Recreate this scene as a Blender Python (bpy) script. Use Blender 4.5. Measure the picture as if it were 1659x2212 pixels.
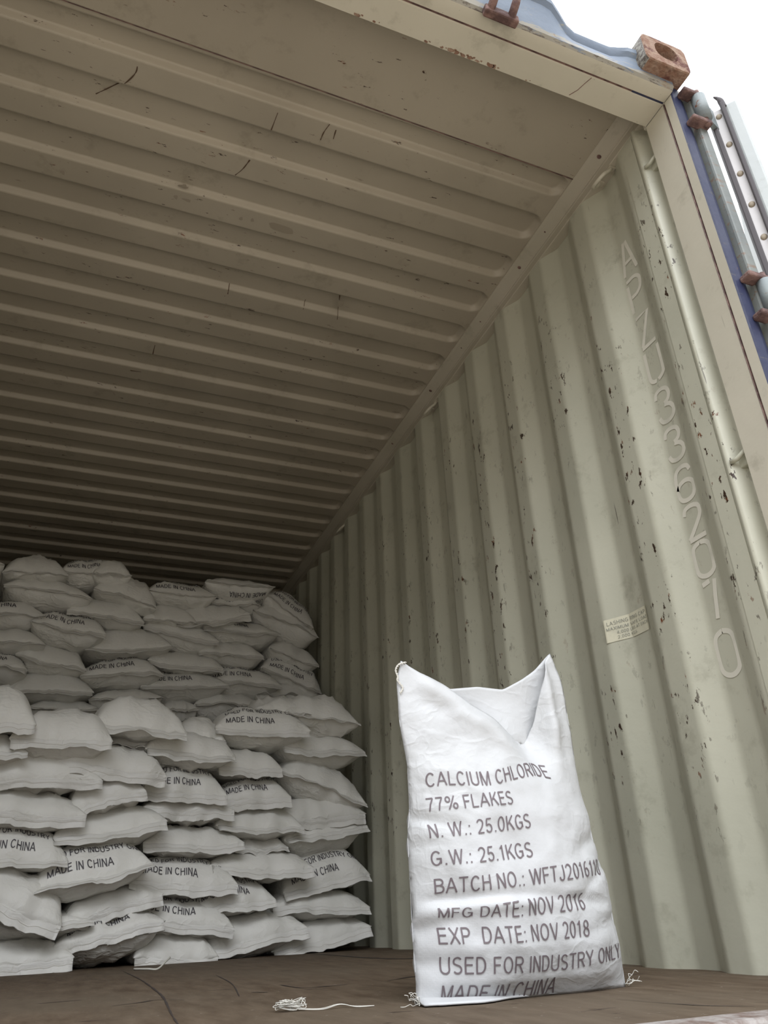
import bpy, bmesh, math, random
from mathutils import Vector, Matrix, noise
PI = math.pi
scene = bpy.context.scene
for o in list(bpy.data.objects): bpy.data.objects.remove(o)
COL = scene.collection

# ---------------------------------------------------------------- camera
cam_d = bpy.data.cameras.new('camera'); cam = bpy.data.objects.new('camera', cam_d); COL.objects.link(cam)
cam_d.sensor_fit = 'HORIZONTAL'; cam_d.sensor_width = 36.0; cam_d.lens = 1638.384/1659*36
cam_d.clip_start = 0.02; cam_d.clip_end = 300
RX = Vector((0.93062187, -0.36423687, -0.03569931))
RD = Vector((0.14004274, 0.44452361, -0.88475239))
RF = Vector((0.33812863, 0.81837050, 0.46469212))
cam.matrix_world = Matrix(((RX.x, -RD.x, -RF.x, -1.38196), (RX.y, -RD.y, -RF.y, -0.97783), (RX.z, -RD.z, -RF.z, 0.14690), (0, 0, 0, 1)))
scene.camera = cam
# ---------------------------------------------------------------- sky, exposure
w = bpy.data.worlds.new('overcast_sky'); scene.world = w; w.use_nodes = True
nt = w.node_tree; bg = nt.nodes['Background']
tcw = nt.nodes.new('ShaderNodeTexCoord'); spw = nt.nodes.new('ShaderNodeSeparateXYZ'); nt.links.new(tcw.outputs['Generated'], spw.inputs[0])
rmp = nt.nodes.new('ShaderNodeValToRGB'); nt.links.new(spw.outputs[2], rmp.inputs[0])
els = rmp.color_ramp.elements                     # overcast: dull haze low down, three times brighter overhead
els[0].position = 0.0; els[0].color = (.20, .20, .20, 1); els[1].position = .98; els[1].color = (.86, .90, .96, 1)
for p_, c_ in ((.36, .24), (.54, .46), (.72, .80)):
    e_ = els.new(p_); e_.color = (c_, c_*1.03, c_*1.08, 1)
# the sun behind the haze: a broad bright patch of sky in front of the open end
dt = nt.nodes.new('ShaderNodeVectorMath'); dt.operation = 'DOT_PRODUCT'; nt.links.new(tcw.outputs['Generated'], dt.inputs[0]); dt.inputs[1].default_value = Vector((-.20, -.70, .70)).normalized()
pw = nt.nodes.new('ShaderNodeMath'); pw.operation = 'POWER'; pw.use_clamp = True
cl = nt.nodes.new('ShaderNodeMath'); cl.operation = 'MAXIMUM'; cl.inputs[1].default_value = 0; nt.links.new(dt.outputs['Value'], cl.inputs[0])
nt.links.new(cl.outputs[0], pw.inputs[0]); pw.inputs[1].default_value = 18
gl_ = nt.nodes.new('ShaderNodeMix'); gl_.data_type = 'RGBA'; gl_.blend_type = 'ADD'; gl_.inputs[0].default_value = 1
sc_ = nt.nodes.new('ShaderNodeVectorMath'); sc_.operation = 'SCALE'; sc_.inputs[0].default_value = (2.2, 2.28, 2.4); nt.links.new(pw.outputs[0], sc_.inputs['Scale'])
nt.links.new(rmp.outputs[0], gl_.inputs[6]); nt.links.new(sc_.outputs[0], gl_.inputs[7])
nt.links.new(gl_.outputs[2], bg.inputs[0]); bg.inputs[1].default_value = 3.15
scene.view_settings.view_transform = 'Standard'; scene.view_settings.look = 'None'
scene.view_settings.gamma = 1; scene.view_settings.use_curve_mapping = False
scene.view_settings.exposure = 0.0

# ---------------------------------------------------------------- materials
def new_mat(name, base, rough=.6, metal=0.0):
    m = bpy.data.materials.new(name); m.use_nodes = True
    b = m.node_tree.nodes['Principled BSDF']
    b.inputs['Base Color'].default_value = (*base, 1); b.inputs['Roughness'].default_value = rough; b.inputs['Metallic'].default_value = metal
    return m
class NT:
    def __init__(s, m): s.t = m.node_tree; s.b = s.t.nodes['Principled BSDF']
    def n(s, typ, **kw):
        nd = s.t.nodes.new(typ)
        for k, v in kw.items(): setattr(nd, k, v)
        return nd
    def link(s, a, b): s.t.links.new(a, b)
    def pos(s, scale=(1, 1, 1), rot=(0, 0, 0)):
        g = s.n('ShaderNodeTexCoord'); mp = s.n('ShaderNodeMapping')
        mp.inputs['Scale'].default_value = scale; mp.inputs['Rotation'].default_value = rot
        s.link(g.outputs['Object'], mp.inputs[0]); return mp.outputs[0]
    def noise(s, vec, scale, detail=3, rough=.5):
        nd = s.n('ShaderNodeTexNoise'); nd.inputs['Scale'].default_value = scale; nd.inputs['Detail'].default_value = detail
        nd.inputs['Roughness'].default_value = rough; s.link(vec, nd.inputs['Vector']); return nd.outputs['Fac']
    def ramp(s, fac, a, b, va=0.0, vb=1.0):
        nd = s.n('ShaderNodeMapRange'); nd.clamp = True
        nd.inputs[1].default_value = a; nd.inputs[2].default_value = b; nd.inputs[3].default_value = va; nd.inputs[4].default_value = vb
        s.link(fac, nd.inputs[0]); return nd.outputs[0]
    def math(s, op, a, b):
        nd = s.n('ShaderNodeMath', operation=op)
        for i, x in enumerate((a, b)):
            if isinstance(x, (int, float)): nd.inputs[i].default_value = x
            else: s.link(x, nd.inputs[i])
        return nd.outputs[0]
    def mix(s, fac, a, b):
        nd = s.n('ShaderNodeMix', data_type='RGBA')
        if isinstance(fac, (int, float)): nd.inputs[0].default_value = fac
        else: s.link(fac, nd.inputs[0])
        for i, x in ((6, a), (7, b)):
            if isinstance(x, tuple): nd.inputs[i].default_value = (*x, 1)
            else: s.link(x, nd.inputs[i])
        return nd.outputs[2]
    def sep(s, vec):
        nd = s.n('ShaderNodeSeparateXYZ'); s.link(vec, nd.inputs[0]); return nd.outputs
    def col(s, c): s.link(c, s.b.inputs['Base Color'])
    def bump(s, h, strength=.3, dist=.01):
        nd = s.n('ShaderNodeBump'); nd.inputs['Strength'].default_value = strength; nd.inputs['Distance'].default_value = dist
        s.link(h, nd.inputs['Height']); s.link(nd.outputs[0], s.b.inputs['Normal'])
RUST = (.17, .055, .018); DARKRUST = (.045, .025, .015)

def paint_mat(name, base, dark, chips=.66, chip_mask=.5, zlo=None, zhi=None, rough=.45, stain=(.16, .14, .09), xedge=False, stretch=(1, 1, .45)):
    m = new_mat(name, base, rough); t = NT(m)
    p = t.pos()
    c = t.mix(t.ramp(t.noise(p, 2.2, 4), .35, .7), base, dark)
    c = t.mix(t.ramp(t.noise(p, 9, 5, .65), .58, .78, 0, .45), c, stain)
    ps = t.pos(stretch)
    ch = t.ramp(t.noise(ps, 46, 5, .7), chips, chips+.025)
    mk = t.ramp(t.noise(p, 3.3, 3), chip_mask, chip_mask+.12)
    f = t.math('MULTIPLY', ch, mk)
    if zlo is not None:
        z = t.sep(p)[2]
        f = t.math('MULTIPLY', f, t.math('MULTIPLY', t.ramp(z, zlo, zlo+.35), t.ramp(z, zhi-.3, zhi, 1, 0)))
    if xedge:
        f = t.math('MULTIPLY', f, t.ramp(t.sep(p)[0], .004, .014, 1, .22))
    rc = t.mix(t.ramp(t.noise(p, 25, 2), .56, .64), DARKRUST, RUST)
    c = t.mix(f, c, rc)
    # long thin scratches
    sc = t.ramp(t.noise(t.pos((55, 55, 3.0), (.55, .2, .1)), 1.3, 2, .5), .755, .775)
    sm = t.ramp(t.noise(p, 2.6, 2), .5, .6)
    c = t.mix(t.math('MULTIPLY', t.math('MULTIPLY', sc, sm), .75), c, (.075, .06, .045))
    t.col(c)
    t.bump(t.noise(p, 30, 3), .08, .01)
    return m
M = {}
M['wall'] = paint_mat('cream_green_wall_paint', (.545, .535, .430), (.465, .46, .365), .60, .37, .15, 2.2, xedge=True)
M['roof'] = paint_mat('beige_roof_paint', (.43, .38, .30), (.37, .325, .255), .645, .43, stretch=(.4, 1.4, 1))
M['rail'] = paint_mat('beige_rail_paint', (.50, .455, .37), (.42, .385, .30), .70, .52)
M['cream'] = paint_mat('cream_frame_paint', (.62, .58, .475), (.56, .525, .425), .69, .55)
def blue_mat(name, a, b, worn, chips=.62):
    m = new_mat(name, a, .55); t = NT(m); p = t.pos()
    c = t.mix(t.ramp(t.noise(p, 5, 4), .4, .65), a, b)
    c = t.mix(t.ramp(t.noise(t.pos((.5, 2, 2)), 30, 5, .7), chips, chips+.06, 0, .8), c, worn)
    c = t.mix(t.ramp(t.noise(p, 16, 5, .7), .66, .7), c, RUST)
    t.col(c); t.bump(t.noise(p, 40, 3), .15, .01); return m
M['post_blue'] = blue_mat('dark_blue_post_paint', (.020, .026, .075), (.038, .044, .09), (.10, .09, .085))
M['head_blue'] = blue_mat('pale_blue_header_paint', (.19, .235, .30), (.15, .19, .255), (.30, .28, .22), .62)  # much paler blue than the post paint
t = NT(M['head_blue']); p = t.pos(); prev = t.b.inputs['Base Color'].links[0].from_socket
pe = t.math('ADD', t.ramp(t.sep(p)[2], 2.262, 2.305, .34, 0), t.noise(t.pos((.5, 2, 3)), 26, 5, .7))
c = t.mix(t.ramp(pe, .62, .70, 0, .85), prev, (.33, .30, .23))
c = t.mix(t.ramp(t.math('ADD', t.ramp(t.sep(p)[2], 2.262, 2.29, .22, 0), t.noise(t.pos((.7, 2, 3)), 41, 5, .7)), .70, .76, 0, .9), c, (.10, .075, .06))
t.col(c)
M['hinge'] = blue_mat('weathered_grey_hinge_paint', (.24, .27, .27), (.17, .20, .22), (.22, .13, .08))
m = new_mat('rusty_cast_steel', RUST, .85); t = NT(m); p = t.pos()
c = t.mix(t.ramp(t.noise(p, 28, 5, .6), .4, .6), (.24, .13, .085), (.34, .235, .17))
c = t.mix(t.ramp(t.noise(p, 15, 3), .55, .62), c, (.13, .05, .035))
t.col(c); t.bump(t.noise(p, 120, 4), .5, .01); M['rust'] = m
m = new_mat('dark_rusted_iron', (.09, .055, .05), .8); t = NT(m); p = t.pos()
t.col(t.mix(t.ramp(t.noise(p, 30, 4), .42, .6), (.10, .055, .05), (.22, .13, .11))); t.bump(t.noise(p, 90, 4), .4, .01); M['iron'] = m
M['edge'] = blue_mat('weathered_pale_green_edge', (.21, .225, .21), (.17, .185, .18), (.20, .13, .09), .56)
M['gasket'] = new_mat('dark_rubber_gasket', (.09, .08, .085), .7)
M['door_grey'] = paint_mat('pale_grey_door_paint', (.50, .53, .52), (.44, .47, .47), .7, .55)
M['door_white'] = paint_mat('white_gasket_strip', (.68, .66, .66), (.6, .58, .58), .7, .5)
M['bolt'] = new_mat('tan_bolt_heads', (.36, .30, .22), .6)
M['stencil'] = new_mat('faded_white_stencil_paint', (.69, .66, .56), .6)
t = NT(M['stencil']); p = t.pos(); t.col(t.mix(t.ramp(t.noise(p, 12, 4), .52, .72), (.71, .68, .58), (.58, .56, .47)))
M['sticker'] = new_mat('faded_cream_sticker', (.60, .585, .44), .55)
t = NT(M['sticker']); p = t.pos(); t.col(t.mix(t.ramp(t.noise(p, 25, 4), .5, .75), (.68, .65, .50), (.57, .55, .43)))
M['sticker_ink'] = new_mat('faded_grey_sticker_ink', (.30, .30, .25), .6)
# floor: worn plywood
m = new_mat('worn_brown_plywood', (.15, .11, .08), .75); t = NT(m)
p = t.pos()
g = t.noise(t.pos((9, 2.2, 1), (0, 0, .08)), 3, 6, .62)
c = t.mix(t.ramp(g, .3, .72), (.078, .053, .034), (.150, .112, .078))
c = t.mix(t.ramp(t.noise(t.pos((1, 1, 1)), 1.7, 3), .45, .65, 0, .6), c, (.12, .095, .068))
c = t.mix(t.ramp(t.noise(t.pos((2.4, 8, 1), (0, 0, .2)), 2.6, 5, .62), .63, .68, 0, .85), c, (.03, .02, .016))
c = t.mix(t.ramp(t.noise(p, 60, 4, .7), .65, .70, 0, .5), c, (.36, .32, .27))
t.b.inputs['Specular IOR Level'].default_value = .15
t.col(c); t.bump(g, .5, .006); M['floor'] = m
M['gouge'] = new_mat('dark_splintered_wood', (.032, .022, .017), .9)
m = new_mat('worn_steel_sill', (.30, .27, .25), .6); t = NT(m); p = t.pos()
c = t.mix(t.ramp(t.noise(p, 20, 5, .7), .4, .62), (.36, .33, .31), (.16, .11, .09)); t.col(c); t.bump(t.noise(p, 60, 4), .4, .01); M['sill'] = m
m = new_mat('pale_yard_concrete', (.46, .40, .33), .9); t = NT(m); t.col(t.mix(t.noise(t.pos(), .8, 4), (.36, .31, .25), (.43, .375, .305))); M['ground'] = m
# woven polypropylene
def sack_mat(name, a, b, weave, crinkle=.5, fine=.05, bs=.30):
    m = new_mat(name, a, .5); t = NT(m); p = t.pos()
    t.col(t.mix(t.ramp(t.noise(p, 5, 4), .4, .7), a, b))
    wv = t.n('ShaderNodeTexWave', wave_type='BANDS', bands_direction='Z'); wv.inputs['Scale'].default_value = weave
    wh = t.n('ShaderNodeTexWave', wave_type='BANDS', bands_direction='X'); wh.inputs['Scale'].default_value = weave
    t.link(p, wv.inputs[0]); t.link(p, wh.inputs[0])
    fn = t.math('MULTIPLY', t.math('ADD', wv.outputs['Fac'], wh.outputs['Fac']), fine)
    wp = t.n('ShaderNodeTexNoise'); wp.inputs['Scale'].default_value = 5; t.link(p, wp.inputs['Vector'])
    def ridge(scale, rot, sc, width):
        mx = t.n('ShaderNodeMix', data_type='RGBA', blend_type='LINEAR_LIGHT'); mx.inputs[0].default_value = .06
        t.link(t.pos(sc, rot), mx.inputs[6]); t.link(wp.outputs['Color'], mx.inputs[7])
        n = t.noise(mx.outputs[2], scale, 2, .5)
        d = t.math('ABSOLUTE', t.math('SUBTRACT', n, .5), 0)
        return t.ramp(d, 0, width, 1, 0)
    r1 = ridge(11, (.3, .2, .5), (1, 1, 2.0), .075); r2 = ridge(19, (.1, .9, -.4), (1, 2.2, 1), .08)
    msk = t.ramp(t.noise(p, 4.5, 2), .38, .62)
    rr = t.math('MULTIPLY', t.math('ADD', r1, t.math('MULTIPLY', r2, .6)), msk)
    h = t.math('ADD', fn, t.math('MULTIPLY', rr, crinkle))
    t.bump(t.math('ADD', h, t.math('MULTIPLY', t.noise(p, 40, 4, .6), .35)), bs, .012)
    return m
M['sack'] = sack_mat('white_woven_plastic', (.77, .755, .71), (.71, .695, .645), 110, .5, .006, .5)
M['sack_front'] = sack_mat('dimmed_white_woven_plastic', (.53, .535, .54), (.505, .51, .51), 120, .22, .010)  # same white plastic, colour darkened to hold down the bright daylight on it
M['hem'] = sack_mat('white_folded_hem', (.74, .725, .69), (.68, .665, .62), 110, .35, .006, .4)
M['stitch'] = new_mat('grey_stitching', (.55, .52, .46), .8)
M['stain'] = new_mat('dark_ceiling_stain', (.33, .285, .22), .6)
M['scratch'] = new_mat('dark_scratch', (.10, .06, .035), .7)
M['ink'] = new_mat('grey_brown_print_ink', (.15, .12, .13), .6)
M['ink_dark'] = new_mat('dark_print_ink', (.075, .068, .075), .6)
M['thread'] = new_mat('pale_sewing_thread', (.62, .60, .54), .8)

# ---------------------------------------------------------------- helpers
def obj(name, verts, faces, mat, parent=None, smooth=False, mats=None, fmat=None):
    me = bpy.data.meshes.new(name); me.from_pydata([tuple(v) for v in verts], [], faces); me.update()
    o = bpy.data.objects.new(name, me); COL.objects.link(o)
    for mm in (mats or [mat]): me.materials.append(mm)
    if fmat:
        for pl, k in zip(me.polygons, fmat): pl.material_index = k
    if smooth:
        for pl in me.polygons: pl.use_smooth = True
    if parent: o.parent = parent
    return o
def from_bm(name, bm, mat, parent=None, smooth=False, mats=None):
    me = bpy.data.meshes.new(name); bm.to_mesh(me); bm.free()
    o = bpy.data.objects.new(name, me); COL.objects.link(o)
    for mm in (mats or [mat]): me.materials.append(mm)
    if smooth:
        for pl in me.polygons: pl.use_smooth = True
    if parent: o.parent = parent
    return o
def struct(o): o['kind'] = 'structure'; return o
def tag(o, label, cat, group=None):
    o['label'] = label; o['category'] = cat
    if group: o['group'] = group
    return o
def empty(name, loc=(0, 0, 0), rot=(0, 0, 0)):
    o = bpy.data.objects.new(name, None); COL.objects.link(o); o.location = loc; o.rotation_euler = rot; o.empty_display_size = .1; return o
def fillet(pts, r, n=4, closed=False):
    out = []
    N = len(pts)
    for i, p in enumerate(pts):
        p = Vector(p)
        if not closed and i in (0, N-1): out.append(tuple(p)); continue
        a = Vector(pts[i-1]); b = Vector(pts[(i+1) % N])
        da = (a-p); db = (b-p); rr = min(r, da.length*.45, db.length*.45)
        A = p+da.normalized()*rr; B = p+db.normalized()*rr
        for k in range(n+1):
            s = k/n; out.append(tuple(A*(1-s)**2 + p*2*s*(1-s) + B*s*s))
    return out
def wn(o):
    md = o.modifiers.new('wn', 'WEIGHTED_NORMAL'); md.keep_sharp = True; return o
def extrude_poly(name, pts, axis, a, b, mat, parent=None, mats=None, matfn=None, segs=1):
    """closed 2D polygon (other two axes in order) extruded along axis from a to b"""
    def P(q, s):
        if axis == 'x': return (s, q[0], q[1])
        if axis == 'y': return (q[0], s, q[1])
        return (q[0], q[1], s)
    N = len(pts); V = []; Fc = []; fm = []
    for k in range(segs+1):
        s = a+(b-a)*k/segs
        V += [P(q, s) for q in pts]
    for k in range(segs):
        for i in range(N):
            j = (i+1) % N
            Fc.append((k*N+i, k*N+j, (k+1)*N+j, (k+1)*N+i)); fm.append(matfn(pts[i], pts[j]) if matfn else 0)
    Fc.append(tuple(range(N))[::-1]); fm.append(0); Fc.append(tuple(range(segs*N, segs*N+N))); fm.append(0)
    o = obj(name, V, Fc, mat, parent, False, mats, fm)
    bm = bmesh.new(); bm.from_mesh(o.data); bmesh.ops.recalc_face_normals(bm, faces=bm.faces); bm.to_mesh(o.data); bm.free()
    return o
def box(bm, x0, x1, y0, y1, z0, z1, bev=0):
    r = bmesh.ops.create_cube(bm, size=1)
    for v in r['verts']: v.co = Vector(((x0+x1)/2+v.co.x*(x1-x0), (y0+y1)/2+v.co.y*(y1-y0), (z0+z1)/2+v.co.z*(z1-z0)))
    if bev:
        es = list({e for v in r['verts'] for e in v.link_edges})
        bmesh.ops.bevel(bm, geom=es, offset=bev, segments=2, affect='EDGES', profile=.5)
def tube_geo(pts, r, n=8, V=None, Fc=None, caps=True):
    V = [] if V is None else V; Fc = [] if Fc is None else Fc
    pts = [Vector(p) for p in pts]; base = len(V); up = None
    for i, p in enumerate(pts):
        d = (pts[min(i+1, len(pts)-1)]-pts[max(i-1, 0)]).normalized()
        if up is None: up = d.orthogonal().normalized()
        up = (up-d*up.dot(d)).normalized(); s = d.cross(up)
        rr = r[i] if isinstance(r, (list, tuple)) else r
        for k in range(n):
            a = 2*PI*k/n; V.append(p+(up*math.cos(a)+s*math.sin(a))*rr)
    for i in range(len(pts)-1):
        for k in range(n):
            a = base+i*n+k; b = base+i*n+(k+1) % n; Fc.append((a, b, b+n, a+n))
    if caps:
        Fc.append(tuple(range(base, base+n))[::-1]); Fc.append(tuple(range(base+(len(pts)-1)*n, base+len(pts)*n)))
    return V, Fc
def tube(name, pts, r, mat, parent=None, n=10):
    V, Fc = tube_geo(pts, r, n); return obj(name, V, Fc, mat, parent, True)
def smooth_path(ctrl, n=6):
    c = [Vector(p) for p in ctrl]; out = []
    for i in range(len(c)-1):
        p0 = c[max(i-1, 0)]; p1 = c[i]; p2 = c[i+1]; p3 = c[min(i+2, len(c)-1)]
        for k in range(n):
            t = k/n
            out.append(.5*((2*p1)+(p2-p0)*t+(2*p0-5*p1+4*p2-p3)*t*t+(3*p1-p0-3*p2+p3)*t**3))
    out.append(c[-1]); return out
def lerp_tab(tab, x):
    if x <= tab[0][0]: return tab[0][1]
    for (a, va), (b, vb) in zip(tab, tab[1:]):
        if x <= b: return va+(vb-va)*(x-a)/(b-a)
    return tab[-1][1]
def smooth_tab(tab, x):
    h = .012; return (lerp_tab(tab, x-h)+2*lerp_tab(tab, x)+lerp_tab(tab, x+h))/4
def sm(a, b, x):
    t = max(0, min(1, (x-a)/(b-a))); return t*t*(3-2*t)
TEXT_CACHE = {}
def arc(cx, cy, rx, ry, a0, a1, n=10):
    return [(cx+rx*math.cos(math.radians(a0+(a1-a0)*k/n)), cy+ry*math.sin(math.radians(a0+(a1-a0)*k/n))) for k in range(n+1)]
def glyphs():
    O = arc(.30, .5, .28, .48, 90, 450, 22); G = {}
    G['A'] = (.62, [[(.0, 0), (.31, 1)], [(.31, 1), (.62, 0)], [(.11, .34), (.51, .34)]])
    G['B'] = (.56, [[(.05, 0), (.05, 1)], [(.05, .96), (.3, .96)]+arc(.3, .75, .2, .21, 90, -90, 8)+[(.05, .54)], [(.3, .54)]+arc(.3, .29, .24, .25, 90, -90, 8)+[(.05, .04)]])
    G['C'] = (.60, [arc(.31, .5, .27, .47, 40, 320, 18)])
    G['D'] = (.60, [[(.05, 0), (.05, 1)], [(.05, .96), (.25, .96)]+arc(.25, .5, .30, .46, 90, -90, 14)+[(.05, .04)]])
    G['E'] = (.52, [[(.05, 0), (.05, 1)], [(.05, .96), (.5, .96)], [(.05, .53), (.46, .53)], [(.05, .04), (.52, .04)]])
    G['F'] = (.50, [[(.05, 0), (.05, 1)], [(.05, .96), (.5, .96)], [(.05, .51), (.44, .51)]])
    G['G'] = (.64, [arc(.32, .5, .28, .47, 42, 335, 18)+[(.585, .46)], [(.33, .46), (.60, .46)], [(.585, .5), (.585, .12)]])
    G['H'] = (.58, [[(.05, 0), (.05, 1)], [(.53, 0), (.53, 1)], [(.05, .53), (.53, .53)]])
    G['I'] = (.12, [[(.06, 0), (.06, 1)]])
    G['J'] = (.44, [[(.38, 1), (.38, .28)]+arc(.21, .25, .17, .22, 0, -180, 9)])
    G['K'] = (.58, [[(.05, 0), (.05, 1)], [(.53, 1), (.07, .38)], [(.22, .58), (.57, 0)]])
    G['L'] = (.48, [[(.05, 0), (.05, 1)], [(.05, .04), (.48, .04)]])
    G['M'] = (.70, [[(.05, 0), (.05, 1)], [(.65, 0), (.65, 1)], [(.06, 1), (.35, 0)], [(.35, 0), (.64, 1)]])
    G['N'] = (.58, [[(.05, 0), (.05, 1)], [(.53, 0), (.53, 1)], [(.06, .98), (.52, .02)]])
    G['O'] = (.66, [arc(.33, .5, .28, .47, 90, 450, 22)])
    G['P'] = (.55, [[(.05, 0), (.05, 1)], [(.05, .96), (.3, .96)]+arc(.3, .71, .22, .25, 90, -90, 9)+[(.05, .46)]])
    G['R'] = (.60, [[(.05, 0), (.05, 1)], [(.05, .96), (.32, .96)]+arc(.32, .73, .22, .23, 90, -90, 9)+[(.05, .50)], [(.30, .50), (.57, 0)]])
    G['S'] = (.56, [arc(.28, .74, .22, .22, 30, 225, 11)+arc(.28, .27, .24, .23, 75, -150, 13)])
    G['T'] = (.54, [[(.0, .96), (.54, .96)], [(.27, 0), (.27, 1)]])
    G['U'] = (.60, [[(.05, 1), (.05, .3)]+arc(.30, .29, .25, .26, 180, 360, 11)+[(.55, 1)]])
    G['V'] = (.60, [[(.0, 1), (.30, 0)], [(.60, 1), (.30, 0)]])
    G['W'] = (.86, [[(.0, 1), (.21, 0)], [(.43, 1), (.21, 0)], [(.43, 1), (.65, 0)], [(.86, 1), (.65, 0)]])
    G['X'] = (.58, [[(.02, 1), (.56, 0)], [(.56, 1), (.02, 0)]])
    G['Y'] = (.58, [[(.0, 1), (.29, .44)], [(.58, 1), (.29, .44)], [(.29, .46), (.29, 0)]])
    G['0'] = (.54, [arc(.27, .5, .22, .47, 90, 450, 20)])
    G['1'] = (.40, [[(.24, 0), (.24, 1)], [(.26, .97), (.06, .76)]])
    G['2'] = (.52, [arc(.26, .72, .21, .25, 165, -20, 10)+[(.36, .42), (.05, .05)], [(.03, .04), (.49, .04)]])
    G['3'] = (.52, [arc(.25, .74, .2, .22, 160, -80, 10), arc(.25, .28, .23, .25, 85, -165, 11)])
    G['4'] = (.54, [[(.40, 0), (.40, 1)], [(.38, .98), (.02, .28)], [(.02, .27), (.54, .27)]])
    G['5'] = (.52, [[(.46, .96), (.12, .96), (.07, .50)], arc(.25, .31, .22, .27, 140, -160, 12)])
    G['6'] = (.54, [arc(.28, .30, .21, .26, 90, 450, 14), arc(.32, .42, .25, .54, 75, 190, 9)])
    G['7'] = (.50, [[(.02, .96), (.48, .96)], [(.47, .95), (.28, .5), (.19, 0)]])
    G['8'] = (.54, [arc(.27, .74, .19, .22, 90, 450, 14), arc(.27, .27, .22, .24, 90, 450, 14)])
    G['9'] = (.54, [arc(.26, .70, .21, .26, 90, 450, 14), arc(.22, .58, .25, .54, -105, 10, 9)])
    G['.'] = (.18, [[(.09, 0), (.09, .11)]]); G[':'] = (.18, [[(.09, 0), (.09, .11)], [(.09, .55), (.09, .66)]])
    G[','] = (.18, [[(.10, .1), (.06, -.12)]])
    G['%'] = (.90, [arc(.2, .76, .15, .2, 90, 450, 12), arc(.7, .24, .15, .2, 90, 450, 12), [(.22, 0), (.68, 1)]])
    return G
GL = glyphs()
def ribbon(P, t, V, Fc):
    """flat stroke of width t along the polyline P (2D), finely divided so it can follow cloth"""
    Q = []
    for a, b in zip(P, P[1:]):
        L = math.hypot(b[0]-a[0], b[1]-a[1]); n = max(1, int(L/.11))
        Q += [(a[0]+(b[0]-a[0])*k/n, a[1]+(b[1]-a[1])*k/n) for k in range(n)]
    Q.append(P[-1]); base = len(V); N = len(Q)
    closed = math.hypot(P[0][0]-P[-1][0], P[0][1]-P[-1][1]) < 1e-4
    for i, p in enumerate(Q):
        a = Q[i-1] if i else (Q[-2] if closed else p); b = Q[i+1] if i < N-1 else (Q[1] if closed else p)
        d = (b[0]-a[0], b[1]-a[1]); L = math.hypot(*d) or 1; n = (-d[1]/L*t/2, d[0]/L*t/2)
        V.append((p[0]+n[0], p[1]+n[1])); V.append((p[0]-n[0], p[1]-n[1]))
    for i in range(N-1): Fc.append((base+2*i, base+2*i+1, base+2*i+3, base+2*i+2))
def text_geo(s, t=.125):
    """lettering as (verts, faces): width scaled to 1, capital height 1"""
    if (s, t) in TEXT_CACHE: return TEXT_CACHE[(s, t)]
    V = []; Fc = []; Z = []; x = 0
    for ch in s:
        if ch == ' ': x += .32; continue
        wd, st = GL[ch]
        for k_, P in enumerate(st):
            n0 = len(V); ribbon([(x+p[0], p[1]) for p in P], t, V, Fc); Z += [k_*.00012]*(len(V)-n0)
        x += wd+.15
    x -= .15
    r = ([Vector((a/x, b, z)) for (a, b), z in zip(V, Z)], Fc); TEXT_CACHE[(s, t)] = r; return r

# ================================================================ the container
YB = 5.90; XL = -2.352
# ground outside
struct(obj('ground', [(-25, -30, -1.35), (25, -30, -1.35), (25, 30, -1.35), (-25, 30, -1.35)], [(0, 1, 2, 3)], M['ground']))
# floor and sill
bm = bmesh.new(); box(bm, XL-.03, .04, .036, YB, -.03, 0); struct(from_bm('floor', bm, M['floor']))
bm = bmesh.new(); box(bm, XL-.03, .05, -.03, .034, -.16, 0.0015, .006); struct(from_bm('trim_1', bm, M['sill']))
# joints and gouges in the floor boards
V = []; Fc = []
for ctrl, wd in (([(-.36, 2.50), (-.33, 2.2), (-.31, 1.95), (-.25, 1.76), (-.10, 1.72), (.02, 1.71)], .035), ([(-1.24, .862), (-1.187, .886), (-1.147, .915), (-1.10, .868)], .009),
                 ([(-1.126, 2.06), (-1.117, 1.6), (-1.121, 1.24), (-1.13, .966), (-1.157, .634), (-1.17, .44)], .008), ([(-.85, 1.07), (-.835, .95), (-.80, .935), (-.724, .947)], .012),
                 ([(-.62, .96), (-.547, 1.014), (-.50, 1.03)], .012), ([(-.912, 1.55), (-.936, 1.21), (-.99, .86)], .006), ([(-.95, .93), (-.92, .90)], .012), ([(-.47, .29), (-.434, .144), (-.38, .075)], .006)):
    P = smooth_path([(a, b, .0009) for a, b in ctrl], 8); b0 = len(V)
    for i, p in enumerate(P):
        d = (P[min(i+1, len(P)-1)]-P[max(i-1, 0)]).normalized(); e = wd*(.25+.75*math.sin(PI*(i+.3)/(len(P)+.6)))*(.65+.7*noise.noise(p*23))
        V += [p+Vector((-d.y, d.x, 0))*e/2, p-Vector((-d.y, d.x, 0))*e/2]
    Fc += [(b0+2*i, b0+2*i+1, b0+2*i+3, b0+2*i+2) for i in range(len(P)-1)]
obj('gouge', V, Fc, M['gouge'], bpy.data.objects['floor'])
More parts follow.
